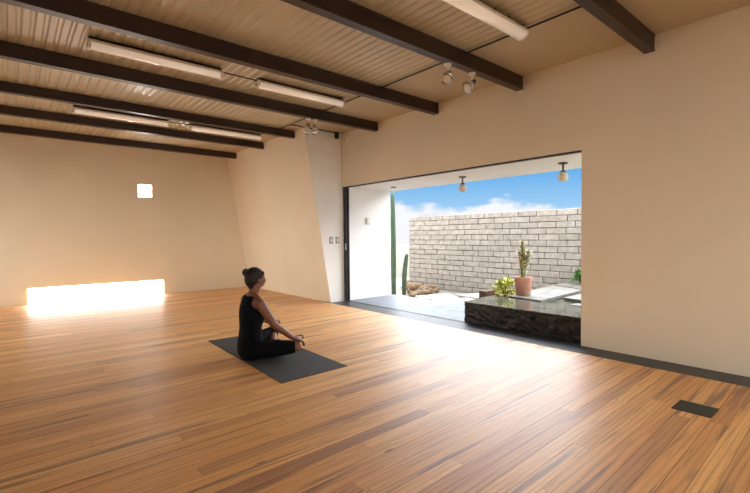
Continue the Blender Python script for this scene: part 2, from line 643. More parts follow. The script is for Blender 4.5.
f0 = make_fluorescent('fluorescent ceiling light at the left of the near pair, just beyond the longest beam')
spots = [
    ((0.585, 4.74), None),
    ((2.24, 4.74), 'fluorescent ceiling light right of the near pair, above and beyond the seated woman'),
    ((0.71, 7.30), 'far fluorescent ceiling light on the left, above the small square window'),
    ((2.27, 7.30), 'far fluorescent ceiling light nearest the sloping wall'),
    ((2.31, 2.10), 'large fluorescent ceiling light cut by the top edge of the photo'),
]
for i, ((x, y), lab) in enumerate(spots):
    t = f0 if i == 0 else copy_tree(f0)
    t.location = (x, y, HC)
    if lab:
        t['label'] = lab

# conduit and boxes
bm = B()
tube(bm, [(3.545, -2.0, 3.028), (3.545, 6.9, 3.028)], 0.009, 8)
tag(obj('electrical_conduit', bm, M['black'], smooth=True), 'black conduit running across the beams along the edge of the ribbed ceiling', 'conduit')
for (x0, y, x1), lab in (((1.82, 4.76, 2.25), 'thin black cable between the two near fluorescent lights'), ((1.95, 7.32, 2.28), 'thin black cable between the two far fluorescent lights')):
    bm = B()
    tube(bm, [(x0, y, 3.03), (x1, y, 3.03)], 0.008, 8)
    tag(obj('power_cable', bm, M['black'], smooth=True), lab, 'cable', 'cables between the fluorescent lights')
bm = B()
tube(bm, [(3.58, YE - 0.048, 3.038), (4.457, YE - 0.048, 3.038)], 0.009, 8)
tag(obj('ceiling_conduit', bm, M['black'], smooth=True), 'short black conduit along the top of the white wall end, by the far spot lamps', 'conduit')
t = thing('ceiling_junction_box', 'small round black junction box at the top of the white wall end', 'junction box', (4.50, YE - 0.048, 2.99))
bm = B(); lathe(bm, [(0.036, -0.045), (0.042, -0.040), (0.042, 0.05), (0.036, 0.055)], n=18)
obj('body', bm, M['black'], t, smooth=False)
bm = B(); lathe(bm, [(0.030, -0.052), (0.034, -0.046), (0.034, -0.0455)], n=18)
obj('lid', bm, M['black'], t)
bm = B()
for yb in (2.77, 5.375):
    pass
bm.free()
t = thing('motion_detector', 'tiny cream motion detector high on the right wall beside the corner', 'detector', (XR, 6.17, 2.90))
bm = B(); box(bm, (-0.03, -0.025, -0.035), (-0.0005, 0.025, 0.035)); obj('body', bm, M['switchlight'], t, bevel=0.006)
bm = B(); ball(bm, (-0.03, 0, -0.01), 0.016); obj('lens', bm, M['switch'], t, smooth=True)

# ------------------------------------------------------------------ spot lamps
def make_spot(label):
    t = thing('spot_lamp', label, 'spot lamp', (0, 0, 0), 'white ceiling spot lamps')
    bm = B(); lathe(bm, [(0.030, 0.0), (0.032, -0.004), (0.030, -0.016), (0.012, -0.022)], n=18)
    obj('mount', bm, M['enamel'], t, smooth=True)
    bm = B(); tube(bm, [(0, 0, -0.01), (0, 0, -0.05), (-0.004, -0.004, -0.078), (-0.016, -0.016, -0.098)], 0.008, 10)
    obj('arm', bm, M['enamel'], t, smooth=True)
    return t

def spot_head(t, d):
    d = V(d).normalized()
    p = V((-0.016, -0.016, -0.098))
    bm = B()
    prof = [(-0.035, 0.016), (-0.03, 0.022), (0.02, 0.024), (0.024, 0.030)]
    tube(bm, [p + d * a for a, r in prof], [r for a, r in prof], 18)
    obj('lamp_holder', bm, M['chrome'], t, smooth=True)
    bm = B()
    prof = [(0.024, 0.028), (0.04, 0.032), (0.062, 0.046), (0.082, 0.055)]
    tube(bm, [p + d * a for a, r in prof], [r for a, r in prof], 20)
    r_ = obj('reflector', bm, M['enamel'], t, smooth=True)
    bm = B()
    prof = [(0.0825, 0.056), (0.088, 0.055), (0.089, 0.044), (0.084, 0.042)]
    tube(bm, [p + d * a for a, r in prof], [r for a, r in prof], 20, cap=False)
    obj('rim', bm, M['chrome'], r_, smooth=True)
    bm = B()
    prof = [(0.083, 0.044), (0.086, 0.044), (0.090, 0.030), (0.092, 0.008)]
    tube(bm, [p + d * a for a, r in prof], [r for a, r in prof], 20)
    obj('glass_face', bm, M['bulb'], r_, smooth=True)
    return t

for lab, loc, d in (
    ('white spot lamp of the near pair, the one with its face turned to the room', (3.345, 2.79, 2.896), (-0.62, -0.35, -0.70)),
    ('white spot lamp of the near pair, the one closer to the opening', (3.735, 2.79, 2.896), (-0.78, 0.05, -0.62)),
    ('small white spot lamp of the far pair, the left one under the beam end', (3.34, 5.39, 2.907), (-0.30, 0.10, -0.9)),
    ('small white spot lamp of the far pair, the one nearer the white wall end', (3.455, 5.39, 2.907), (-0.12, -0.35, -0.9)),
):
    t = spot_head(make_spot(lab), d)
    t.location = loc
    t.scale = (1.15, 1.15, 1.15)

# ------------------------------------------------------------------ sliding door frame, switches
t = bpy.data.objects.new('door_1', None); COL.objects.link(t); t.location = (4.70, YE - 0.03, 0); struct(t, 'dark sliding door frame edge at the left of the opening')
bm = B(); box(bm, (-0.040, -0.045, 0.004), (0.0, 0.025, 2.085)); obj('door_jamb', bm, M['black'], t, bevel=0.003, seg=1)
bm = B(); box(bm, (0.006, -0.055, 0.008), (0.036, 0.020, 2.085)); obj('door_stile', bm, M['black'], t, bevel=0.003, seg=1)
bm = B(); box(bm, (-0.052, -0.060, 0.94), (-0.041, -0.030, 1.06)); obj('door_handle', bm, M['chrome'], t, bevel=0.003)
bm = B(); box(bm, (XR + 0.03, 2.05, 2.072), (XW - 0.03, YE - 0.08, 2.089)); struct(obj('trim_3', bm, M['black']))   # dark strip along the top of the opening

for x, lab in ((4.385, 'grey light switch on the white wall end, the one further from the opening'), (4.520, 'grey light switch on the white wall end, the one next to the dark door frame')):
    t = thing('light_switch', lab, 'light switch', (x, YE, 1.12), 'light switches by the opening')
    bm = B(); box(bm, (-0.038, -0.009, -0.06), (0.038, -0.0005, 0.06)); obj('switch_plate', bm, M['switch'], t, bevel=0.004)
    bm = B(); box(bm, (-0.018, -0.014, -0.036), (0.018, -0.009, 0.036)); obj('rocker', bm, M['switchlight'], t, bevel=0.002)
t = thing('wall_lamp', 'small square cream wall plate on the white garden side wall', 'wall lamp', (5.245, YE, 1.48))
bm = B(); box(bm, (-0.06, -0.012, -0.07), (0.06, -0.0005, 0.07)); obj('back_plate', bm, M['switchlight'], t, bevel=0.004)
bm = B(); box(bm, (-0.045, -0.034, -0.055), (0.045, -0.012, 0.055)); obj('cover', bm, M['housing'], t, bevel=0.006)

# floor grille
t = thing('floor_vent', 'dark square metal grille set into the floor boards at lower right', 'floor vent', (3.53, 0.795, 0.0))
bm = B()
for lo, hi in (((-0.11, -0.11), (0.11, -0.10)), ((-0.11, 0.10), (0.11, 0.11)), ((-0.11, -0.10), (-0.10, 0.10))):
    box(bm, (lo[0], lo[1], 0.0006), (hi[0], hi[1], 0.004))
obj('border', bm, M['grille'], t)
bm = B(); box(bm, (0.10, -0.10, 0.0006), (0.11, 0.10, 0.005)); bm2 = obj('green_edge', bm, M['greenedge'], t); bm2['label'] = 'pale green worn edge of the grille'
bm = B(); box(bm, (-0.10, -0.10, 0.0006), (0.10, 0.10, 0.0015))
for i in range(16):
    y = -0.094 + i * 0.0125
    box(bm, (-0.10, y, 0.0015), (0.10, y + 0.006, 0.0035))
obj('slat_panel', bm, M['grille'], t)

# ------------------------------------------------------------------ yoga mat
bm = B()
mp = [(1.662, 3.145), (2.335, 3.150), (2.368, 4.965), (1.712, 4.985)]
nx, ny = 8, 24
grid = []
for j in range(ny + 1):
    row = []
    for i in range(nx + 1):
        u, v = i / nx, j / ny
        a = V(mp[0]) * (1 - u) + V(mp[1]) * u
        b_ = V(mp[3]) * (1 - u) + V(mp[2]) * u
        p = a * (1 - v) + b_ * v
        row.append(bm.verts.new((p.x, p.y, 0.0062)))
    grid.append(row)
for j in range(ny):
    for i in range(nx):
        bm.faces.new((grid[j][i], grid[j][i + 1], grid[j + 1][i + 1], grid[j + 1][i]))
ext = bmesh.ops.extrude_face_region(bm, geom=bm.faces[:])
bmesh.ops.translate(bm, verts=[e for e in ext['geom'] if isinstance(e, bmesh.types.BMVert)], vec=(0, 0, -0.0055))
tag(obj('yoga_mat', bm, M['mat'], bevel=0.001, seg=1), 'dark grey yoga mat lying on the wooden floor under the seated woman', 'yoga mat')

# ------------------------------------------------------------------ person
def remesh(o, vox, smooth_iter=6, fac=0.5):
    md = o.modifiers.new('Remesh', 'REMESH')
    md.mode = 'VOXEL'
    md.voxel_size = vox
    md.use_smooth_shade = True
    ms = o.modifiers.new('Smooth', 'SMOOTH')
    ms.factor = fac
    ms.iterations = smooth_iter
    return o

def limb(bm, pts, rad, n=14):
    """rounded-end tapering limb, subdivided along a Catmull-Rom path"""
    P = [V(p) for p in pts]
    Q, R = [], []
    for i in range(len(P) - 1):
        p0, p1, p2, p3 = P[max(i - 1, 0)], P[i], P[i + 1], P[min(i + 2, len(P) - 1)]
        for s in range(5):
            t = s / 5
            q = 0.5 * ((2 * p1) + (p2 - p0) * t + (2 * p0 - 5 * p1 + 4 * p2 - p3) * t * t + (3 * p1 - p0 - 3 * p2 + p3) * t ** 3)
            Q.append(q); R.append(rad[i] * (1 - t) + rad[i + 1] * t)
    Q.append(P[-1]); R.append(rad[-1])
    tube(bm, Q, R, n)
    ball(bm, P[0], rad[0], u=12, v=8)
    ball(bm, P[-1], rad[-1], u=12, v=8)

def torso(bm, secs, n=28):
    # secs: (x, y, z, rx front/back, ry sideways)
    rings = []
    for x, y, z, rx, ry in secs:
        r = []
        for j in range(n):
            a = 2 * pi * j / n
            ca, sa = cos(a), sin(a)
            # slightly squared ellipse
            k = 1.0 / ((abs(ca) ** 2.4 + abs(sa) ** 2.4) ** (1 / 2.4))
            r.append(V((x + rx * ca * k, y + ry * sa * k, z)))
        rings.append(r)
    rings_loft(bm, rings)

Z0 = 0.0065
def make_person():
    p = thing('person', 'woman in a dark sleeveless top and leggings sitting cross-legged on the yoga mat', 'person', (1.78, 3.95, Z0))
    off = V((-1.78, -3.95, 0.0))
    def Q(*pts):
        return [V(a) + off for a in pts]
    yc = 3.965
    rsh, rel, rwr = V((1.790, 3.787, 0.556)), V((1.892, 3.695, 0.352)), V((2.075, 3.672, 0.205))
    lsh, lel, lwr = V((1.785, 4.107, 0.556)), V((1.885, 4.215, 0.370)), V((2.085, 4.265, 0.285))
    rhip, rkn, ran = V((1.795, 3.895, 0.098)), V((2.115, 3.695, 0.108)), V((2.060, 4.010, 0.052))
    lhip, lkn, lan = V((1.775, 4.045, 0.105)), V((2.140, 4.235, 0.165)), V((1.995, 3.930, 0.100))
    tsec = [(1.772, yc + 0.02, 0.012, 0.075, 0.095), (1.772, yc + 0.02, 0.05, 0.098, 0.130), (1.772, yc + 0.018, 0.10, 0.104, 0.142), (1.772, yc + 0.012, 0.16, 0.101, 0.140), (1.772, yc + 0.006, 0.23, 0.093, 0.131),
            (1.772, yc, 0.31, 0.088, 0.124), (1.782, yc, 0.39, 0.100, 0.134), (1.790, yc, 0.46, 0.106, 0.146), (1.788, yc, 0.525, 0.094, 0.152), (1.785, yc, 0.572, 0.070, 0.142),
            (1.788, yc, 0.604, 0.054, 0.098), (1.797, yc, 0.626, 0.050, 0.064)]
    # ---- body: one continuous mesh
    bm = B()
    torso(bm, [(s[0] + off.x, s[1] + off.y, s[2], s[3] * 0.95, s[4] * 0.95) for s in tsec])
    limb(bm, Q((1.795, yc, 0.60), (1.808, yc, 0.645), (1.830, yc, 0.71)), (0.056, 0.049, 0.054))
    for s, e, w in ((rsh, rel, rwr), (lsh, lel, lwr)):
        limb(bm, Q(s, s.lerp(e, 0.5), e, e.lerp(w, 0.35), w), (0.050, 0.043, 0.036, 0.035, 0.023))
    for h, k, a in ((rhip, rkn, ran), (lhip, lkn, lan)):
        limb(bm, Q(h, h.lerp(k, 0.5), k), (0.082, 0.072, 0.052))
        limb(bm, Q(k, k.lerp(a, 0.35), a), (0.050, 0.050, 0.031))
    # feet: heel, instep, toes
    for a, toe in ((ran, V((2.105, 4.125, 0.034))), (lan, V((2.075, 3.835, 0.062)))):
        limb(bm, Q(a, a.lerp(toe, 0.5) + V((0, 0, 0.006)), toe), (0.034, 0.033, 0.026))
        d = (toe - a).normalized()
        sd = V((d.y, -d.x, 0)).normalized()
        for i in range(5):
            b0 = toe + sd * (0.022 - 0.011 * i)
            ln = (0.034, 0.031, 0.028, 0.025, 0.021)[i]
            limb(bm, Q(b0, b0 + d * ln + V((0, 0, -0.004))), (0.0105, 0.0085) if i else (0.013, 0.012), 8)
    for s in (-1, 1):   # trapezius down to the shoulder
        limb(bm, Q((1.795, yc + s * 0.025, 0.615), (1.788, yc + s * 0.095, 0.585), (1.788, yc + s * 0.150, 0.560)), (0.045, 0.046, 0.048))
    # head
    hc = V((1.828, yc, 0.796)) + off
    ball(bm, hc, (0.090, 0.072, 0.088), u=24, v=16)
    ball(bm, hc + V((0.034, 0, -0.050)), (0.058, 0.052, 0.058), u=20, v=14)
    ball(bm, hc + V((0.062, 0, -0.084)), (0.024, 0.026, 0.020), u=14, v=10)       # chin
    ball(bm, hc + V((0.066, 0, -0.012)), (0.024, 0.046, 0.040), u=14, v=10)       # brow/cheeks
    limb(bm, [hc + V((0.086, 0, -0.006)), hc + V((0.098, 0, -0.030)), hc + V((0.104, 0, -0.042))], (0.007, 0.009, 0.012), 10)   # nose
    for s in (-1, 1):
        ball(bm, hc + V((0.097, s * 0.010, -0.045)), (0.009, 0.008, 0.007), u=10, v=8)
        ball(bm, hc + V((0.056, s * 0.036, -0.038)), (0.026, 0.018, 0.022), u=12, v=8)
        # ear: rim
        ball(bm, hc + V((0.006, s * 0.077, -0.036)), (0.018, 0.010, 0.030), Matrix.Rotation(-0.25, 3, 'Y'), u=12, v=8)
    limb(bm, [hc + V((0.088, -0.014, -0.064)), hc + V((0.094, 0, -0.063)), hc + V((0.088, 0.014, -0.064))], (0.006, 0.008, 0.006), 8)  # lips
    limb(bm, [hc + V((0.085, -0.012, -0.073)), hc + V((0.091, 0, -0.074)), hc + V((0.085, 0.012, -0.073))], (0.006, 0.0075, 0.006), 8)
    # hands: palm, four fingers, thumb, index and thumb meeting in a ring
    def hand(w, d, side):
        d = d.normalized()
        sd = V((0, side, 0)); sd = (sd - d * sd.dot(d)).normalized()   # towards the thumb
        up = d.cross(sd) if side < 0 else sd.cross(d)
        if up.z < 0:
            up = -up
        f = lambda a, b, c: w + d * a + sd * b + up * c + off
        limb(bm, [f(0.0, 0, 0), f(0.035, 0.002, 0.002), f(0.075, 0.002, 0.0)], (0.023, 0.028, 0.026), 12)
        limb(bm, [f(0.03, 0.016, 0.0), f(0.075, 0.024, 0.0)], (0.017, 0.013), 10)
        limb(bm, [f(0.03, -0.014, 0.0), f(0.072, -0.024, -0.002)], (0.017, 0.012), 10)
        # index curls up and back to the thumb
        limb(bm, [f(0.076, 0.026, 0.002), f(0.116, 0.033, 0.010), f(0.138, 0.037, 0.024), f(0.128, 0.042, 0.042)], (0.0098, 0.0092, 0.0085, 0.0078), 10)
        limb(bm, [f(0.028, 0.026, 0.010), f(0.060, 0.046, 0.022), f(0.092, 0.050, 0.036), f(0.122, 0.045, 0.046)], (0.0125, 0.0108, 0.0098, 0.0082), 10)
        for b0, ln, r in ((0.009, 0.082, 0.0096), (-0.009, 0.076, 0.0092), (-0.025, 0.060, 0.0084)):
            limb(bm, [f(0.076, b0, 0.0), f(0.076 + ln * 0.42, b0 * 1.12, -0.006), f(0.076 + ln * 0.74, b0 * 1.2, -0.022), f(0.076 + ln * 0.93, b0 * 1.25, -0.042)], (r, r * 0.95, r * 0.88, r * 0.8), 10)
    hand(rwr, V((0.92, 0.04, -0.38)), -1 if False else 1)
    hand(lwr, V((0.9, 0.05, -0.42)), -1)
    body = remesh(obj('body', bm, M['skin'], p), 0.0045, 4)
    # ---- top
    bm = B()
    tt = [(1.772, yc + 0.012, 0.150, 0.109, 0.148), (1.772, yc + 0.008, 0.205, 0.102, 0.142), (1.772, yc + 0.003, 0.26, 0.098, 0.138), (1.772, yc, 0.31, 0.094, 0.130), (1.782, yc, 0.39, 0.107, 0.140),
          (1.790, yc, 0.46, 0.113, 0.148), (1.788, yc, 0.525, 0.101, 0.140), (1.785, yc, 0.572, 0.078, 0.122), (1.786, yc, 0.600, 0.067, 0.106), (1.790, yc, 0.616, 0.059, 0.086)]
    torso(bm, [(a + off.x, b + off.y, c, d, e) for a, b, c, d, e in tt])
    for s in (-1, 1):
        ball(bm, V((1.850, yc + s * 0.062, 0.425)) + off, (0.060, 0.062, 0.056))
        limb(bm, Q((1.792, yc + s * 0.060, 0.590), (1.788, yc + s * 0.098, 0.576)), (0.052, 0.053))
    remesh(obj('tank_top', bm, M['cloth'], p), 0.005, 8)
    # ---- leggings
    bm = B()
    ls = [(s[0], s[1], s[2], s[3] + 0.008, s[4] + 0.008) for s in tsec[:4]] + [(1.764, yc, 0.20, 0.104, 0.150)]
    ls[0] = (1.772, yc + 0.02, 0.0, 0.080, 0.100)
    torso(bm, [(a + off.x, b + off.y, c, d, e) for a, b, c, d, e in ls])
    for h, k, a, cut in ((rhip, rkn, ran, 0.0), (lhip, lkn, lan, 0.30)):
        kk = h.lerp(k, 0.90)
        limb(bm, Q(h, h.lerp(k, 0.5), kk), (0.092, 0.084, 0.064))
        if cut:
            limb(bm, Q(kk, k, k.lerp(a, cut)), (0.060, 0.060, 0.056))
    remesh(obj('leggings', bm, M['cloth'], p), 0.006, 5)
    # ---- hair with bun
    bm = B()
    ball(bm, hc + V((-0.012, 0, 0.012)), (0.094, 0.081, 0.086), u=24, v=16)
    ball(bm, hc + V((-0.050, 0, -0.018)), (0.058, 0.066, 0.070), u=20, v=14)
    for s in (-1, 1):
        ball(bm, hc + V((-0.034, s * 0.040, -0.018)), (0.046, 0.036, 0.050), u=14, v=10)
        limb(bm, [hc + V((0.055, s * 0.052, 0.040)), hc + V((0.030, s * 0.066, 0.008)), hc + V((0.005, s * 0.068, -0.010))], (0.018, 0.016, 0.014))
    limb(bm, [hc + V((-0.046, 0, -0.045)), hc + V((-0.036, 0, -0.085))], (0.056, 0.040))
    hair = remesh(obj('hair', bm, M['hair'], p), 0.005, 3)
    bm = B()
    bc = hc + V((-0.098, 0, 0.050))
    ball(bm, bc, (0.034, 0.036, 0.036), u=18, v=12)
    for i in range(3):
        a0 = i * 2.1
        limb(bm, [bc + V((0.010 * cos(a0 + t * 1.1), 0.032 * cos(a0 + t * 1.1 + 0.6), 0.032 * sin(a0 + t * 1.1))) for t in range(5)], (0.010, 0.012, 0.012, 0.011, 0.009), 8)
    remesh(obj('bun', bm, M['hair'], hair), 0.004, 2)
    for s in (-1, 1):
        bm = B()
        ball(bm, hc + V((0.079, s * 0.030, -0.012)), (0.009, 0.013, 0.006), u=12, v=8)
        obj('eye', bm, M['eye'], p, smooth=True)
        bm = B()
        limb(bm, [hc + V((0.084, s * 0.016, 0.008)), hc + V((0.080, s * 0.034, 0.011)), hc + V((0.068, s * 0.046, 0.007))], (0.004, 0.0045, 0.003), 8)
        obj('eyebrow', bm, M['hair'], p, smooth=True)
    bm = B()
    limb(bm, [hc + V((0.092, -0.014, -0.067)), hc + V((0.101, 0, -0.067)), hc + V((0.092, 0.014, -0.067))], (0.003, 0.005, 0.003), 8)
    obj('mouth', bm, M['lip'], p, smooth=True)
    return p
make_person()

# ------------------------------------------------------------------ patio and garden
bm = B()
yy = 2.05
for (a, b) in ((3.704, 5.06), (5.062, YE - 0.001)):
    box(bm, (4.750, a, -0.10), (5.33, b, 0.0))
    box(bm, (5.332, a, -0.10), (5.91, b, 0.0))
struct(obj('floor_patio', bm, M['paving'], bevel=0.002, seg=1))
bm = B(); box(bm, (4.76, -3.0, -0.32), (30.0, 24.0, -0.13)); struct(obj('ground_garden', bm, M['gravel']))
bm = B(); box(bm, (XW, YE, -0.13), (5.83, YE + 0.22, 2.25)); struct(obj('wall_patio', bm, M['white']))
bm = B(); box(bm, (XW, 0.2, 2.09), (5.93, YE - 0.001, 2.26)); struct(obj('ceiling_patio', bm, M['white']))
bm = B(); box(bm, (5.9, 10.0, -0.13), (22.0, 10.2, 0.885)); struct(obj('wall_garden', bm, M['garden_white']))

# brick wall built brick by brick in one mesh
bm = B()
core = obj('brick_core_tmp', B(), M['mortar'])
bpy.data.objects.remove(core)
X0, YA, YB, ZB = 8.0, 0.5, 8.02, -0.13
cz, cl = 0.1205, 0.40
ncourse = 15
for c in range(ncourse):
    z0 = ZB + c * cz
    y = YB
    first = 0.5 if c % 2 else 1.0
    i = 0
    while y > YA:
        ln = cl * (first if i == 0 else 1.0) * random.uniform(0.93, 1.07)
        j = random.uniform(-0.006, 0.006)
        e = random.uniform(0, 0.012) if i == 0 else 0
        vs = box(bm, (X0 + j, y - ln + 0.007, z0 + 0.006 + random.uniform(-0.002, 0.002)), (X0 + 0.15 + j, y - 0.007 + e, z0 + cz - 0.007))
        for v in vs:
            v.co += V((random.uniform(-1, 1) * 0.004, random.uniform(-1, 1) * 0.005, random.uniform(-1, 1) * 0.004))
        y -= ln
        i += 1
o = obj('wall_brick', bm, M['brick'], bevel=0.006, seg=1)
struct(o, 'sand-coloured brick garden wall')
bm = B(); box(bm, (X0 + 0.012, YA, ZB), (X0 + 0.14, YB - 0.02, ZB + ncourse * cz - 0.012))
struct(obj('mortar', bm, M['mortar'], o))

# water basin of black stone
t = thing('water_basin', 'low black stone water basin standing on the threshold in the opening', 'water basin', (4.75, 2.06, 0.0))
bm = B()
nxs, nzs = 40, 8
def front_pt(u, v):
    p = V((0.012, 0.0 + u * 1.635, 0.002 + v * 0.268))
    return p
grid = [[None] * (nzs + 1) for _ in range(nxs + 1)]
for i in range(nxs + 1):
    for j in range(nzs + 1):
        p = front_pt(i / nxs, j / nzs)
        if 0 < j < nzs:
            p.x += random.uniform(-0.010, 0.010)
        grid[i][j] = bm.verts.new(p)
for i in range(nxs):
    for j in range(nzs):
        bm.faces.new((grid[i][j], grid[i + 1][j], grid[i + 1][j + 1], grid[i][j + 1]))
obj('split_stone_front', bm, M['basin'], t)
bm = B()
box(bm, (0.024, 0.0, 0.0), (0.71, 1.635, 0.262))
obj('body', bm, M['basin'], t)
bm = B()
v = [(0.004, -0.0), (0.71, 0.0), (0.71, 1.70), (0.0, 1.598)]
box(bm, (0.004, 0.0, 0.264), (0.715, 1.640, 0.280))
obj('water_surface', bm, M['water'], t, bevel=0.003)

# raised planting bed behind the basin, and the pond on its right
bm = B()
box(bm, (5.475, 3.02, -0.13), (7.96, 3.98, 0.225))
struct(obj('ground_bed', bm, M['soil']))
bm = B()
box(bm, (5.475, 0.5, -0.13), (7.96, 3.01, 0.20))
struct(obj('ground_pond', bm, M['soil']))
bm = B()
box(bm, (5.477, 0.51, 0.203), (7.95, 3.0, 0.245))
o = obj('pond_water', bm, M['water']); tag(o, 'shallow murky pond water around the stepping slabs', 'pond', kind='stuff')

def slab_obj(pts, z0, z1, label, mat='slab', name='stepping_slab', group='grey stepping slabs', bev=0.006):
    bm = B()
    c = V((sum(p[0] for p in pts) / len(pts), sum(p[1] for p in pts) / len(pts), z0))
    prism(bm, [(p[0] - c.x, p[1] - c.y) for p in pts], 'z', 0, z1 - z0)
    o = obj(name, bm, M[mat], bevel=bev)
    o.location = c
    return tag(o, label, 'slab' if name != 'flagstone' else 'flagstone', group)

slab_obj([(5.56, 3.50), (5.49, 2.97), (7.0, 3.08), (7.34, 3.74)], 0.246, 0.295, 'large grey stone slab with the terracotta pot on its near corner')
slab_obj([(7.42, 3.76), (7.10, 3.10), (7.86, 3.18), (7.93, 3.74)], 0.246, 0.295, 'grey stone slab furthest back, against the brick wall')
slab_obj([(6.00, 2.90), (5.92, 2.30), (6.62, 2.40), (6.85, 2.92)], 0.246, 0.292, 'grey stone slab half hidden by the right wall, beyond the pond water')
slab_obj([(5.58, 2.62), (5.56, 2.40), (5.74, 2.38), (5.76, 2.60)], 0.246, 0.272, 'small pale flat stone in the pond next to the right wall edge')

def rock_bm(r, seed):
    rnd = random.Random(seed)
    bm = B()
    bmesh.ops.create_icosphere(bm, subdivisions=2, radius=1.0)
    ax = [V((rnd.gauss(0, 1), rnd.gauss(0, 1), rnd.gauss(0, 1))).normalized() for _ in range(7)]
    for v in bm.verts:
        k = 1.0
        for a in ax:
            d = v.co.dot(a)
            if d > 0.62:
                k = min(k, 0.62 / d + 0.03)
        v.co = V((v.co.x * r[0], v.co.y * r[1], v.co.z * r[2])) * k
    return bm

# dark timber sleeper, rocks and flagstones
bm = B(); box(bm, (-0.15, -0.07, 0.0), (0.15, 0.07, 0.40))
o = obj('timber_sleeper', bm, M['timber'], bevel=0.01); o.location = (6.06, 4.21, -0.129); o.rotation_euler = (0, 0, -0.1)
tag(o, 'short dark timber block edging the planting, left of the yellow-green shrub', 'timber')

flag = [
    ([(6.05, 5.05), (6.75, 4.75), (7.05, 5.35), (6.35, 5.75)], 'pale flagstone closest to the grey patio slab, beside the black basin'),
    ([(6.20, 5.85), (6.95, 5.50), (7.25, 6.05), (6.45, 6.30)], 'pale flagstone in front of the brown rocks'),
    ([(7.10, 5.15), (7.75, 4.90), (7.85, 5.60), (7.20, 5.85)], 'pale flagstone at the foot of the brick wall, middle of the three'),
]
for pts, lab in flag:
    slab_obj(pts, -0.129, -0.07, lab, 'palestone', 'flagstone', 'pale flagstones on the gravel', 0.012)

rk = [(6.55, 6.46, .105), (6.81, 6.47, .105), (7.03, 6.52, .10), (7.24, 6.56, .09), (6.98, 6.90, .12), (7.16, 6.76, .11), (7.42, 6.80, .11), (7.60, 7.60, .13), (7.74, 7.30, .13),
      (6.78, 6.66, .10), (7.30, 7.10, .12), (7.28, 7.40, .12), (7.56, 7.04, .105), (7.50, 6.60, .08), (7.82, 7.02, .10), (7.80, 7.84, .12)]
lift = [0] * 9 + [.12, .06, .0, .0, 0, 0, .0]
words_ = ['frontmost at the left', 'second from the left in the front row', 'third from the left in the front row', 'right end of the front row', 'middle row at the left', 'in the middle of the heap', 'middle row at the right',
          'back row near the left end of the wall', 'back row against the wall', 'lying on top of the front row', 'raised one in the middle', 'behind the middle row at the left', 'behind the middle row at the right',
          'small one furthest right in front', 'back row at the right', 'at the very end of the brick wall']
for i, ((x, y, r), dz, w_) in enumerate(zip(rk, lift, words_)):
    o = obj('rock', rock_bm((r * 1.05, r * 1.15, r * 0.85), 40 + i), M['rock'])
    o.location = (x - 0.02, y, -0.13 + r * 0.62 + dz)
    o.rotation_euler = (0, 0, i * 1.3)
    tag(o, 'brown rock piled below the brick wall, ' + w_, 'rock', 'brown rocks below the brick wall')

# columnar cacti
def column_cactus(name, label, base, tip, r, ribs, bend=0.0):
    t_ = B()
    base, tip = V(base), V(tip)
    n = ribs * 4
    K = 22
    rings = []
    for k in range(K + 1):
        s = k / K
        c = base.lerp(tip, s) + V((0, bend * sin(pi * s), 0))
        rad = r * (0.82 + 0.25 * sin(pi * min(1, s * 1.1))) * (1 if s < 0.93 else math.sqrt(max(0.02, 1 - ((s - 0.93) / 0.07) ** 2)))
        rings.append([c + V((cos(2 * pi * j / n), sin(2 * pi * j / n), 0)) * rad * (1 - 0.10 * (1 - cos(2 * pi * j / n * ribs))) for j in range(n)])
    rings_loft(t_, rings)
    o = obj(name, t_, M['cactus'], origin=base)
    for p in o.data.polygons:
        p.use_smooth = True
    return tag(o, label, 'cactus')
column_cactus('tall_cactus', 'tall green column cactus beside the end of the white side wall', (6.26, 6.74, -0.13), (6.245, 6.74, 2.14), 0.056, 7)
column_cactus('short_cactus', 'shorter green column cactus standing between the tall cactus and the brick wall', (6.70, 6.88, -0.13), (6.80, 6.88, 0.79), 0.052, 7, 0.03)

# terracotta pot
t = thing('terracotta_pot', 'round terracotta pot standing on the near corner of the large grey slab', 'pot', (5.80, 3.415, 0.2955))
bm = B()
prof = [(0.098, 0.0), (0.104, 0.004), (0.122, 0.20), (0.128, 0.255), (0.126, 0.27), (0.116, 0.27), (0.112, 0.262), (0.108, 0.235)]
lathe(bm, prof, n=32)
obj('pot_body', bm, M['terracotta'], t, smooth=True)
bm = B(); lathe(bm, [(0.10, 0.236), (0.107, 0.240), (0.06, 0.246)], n=20); obj('soil', bm, M['soil'], t, smooth=True)

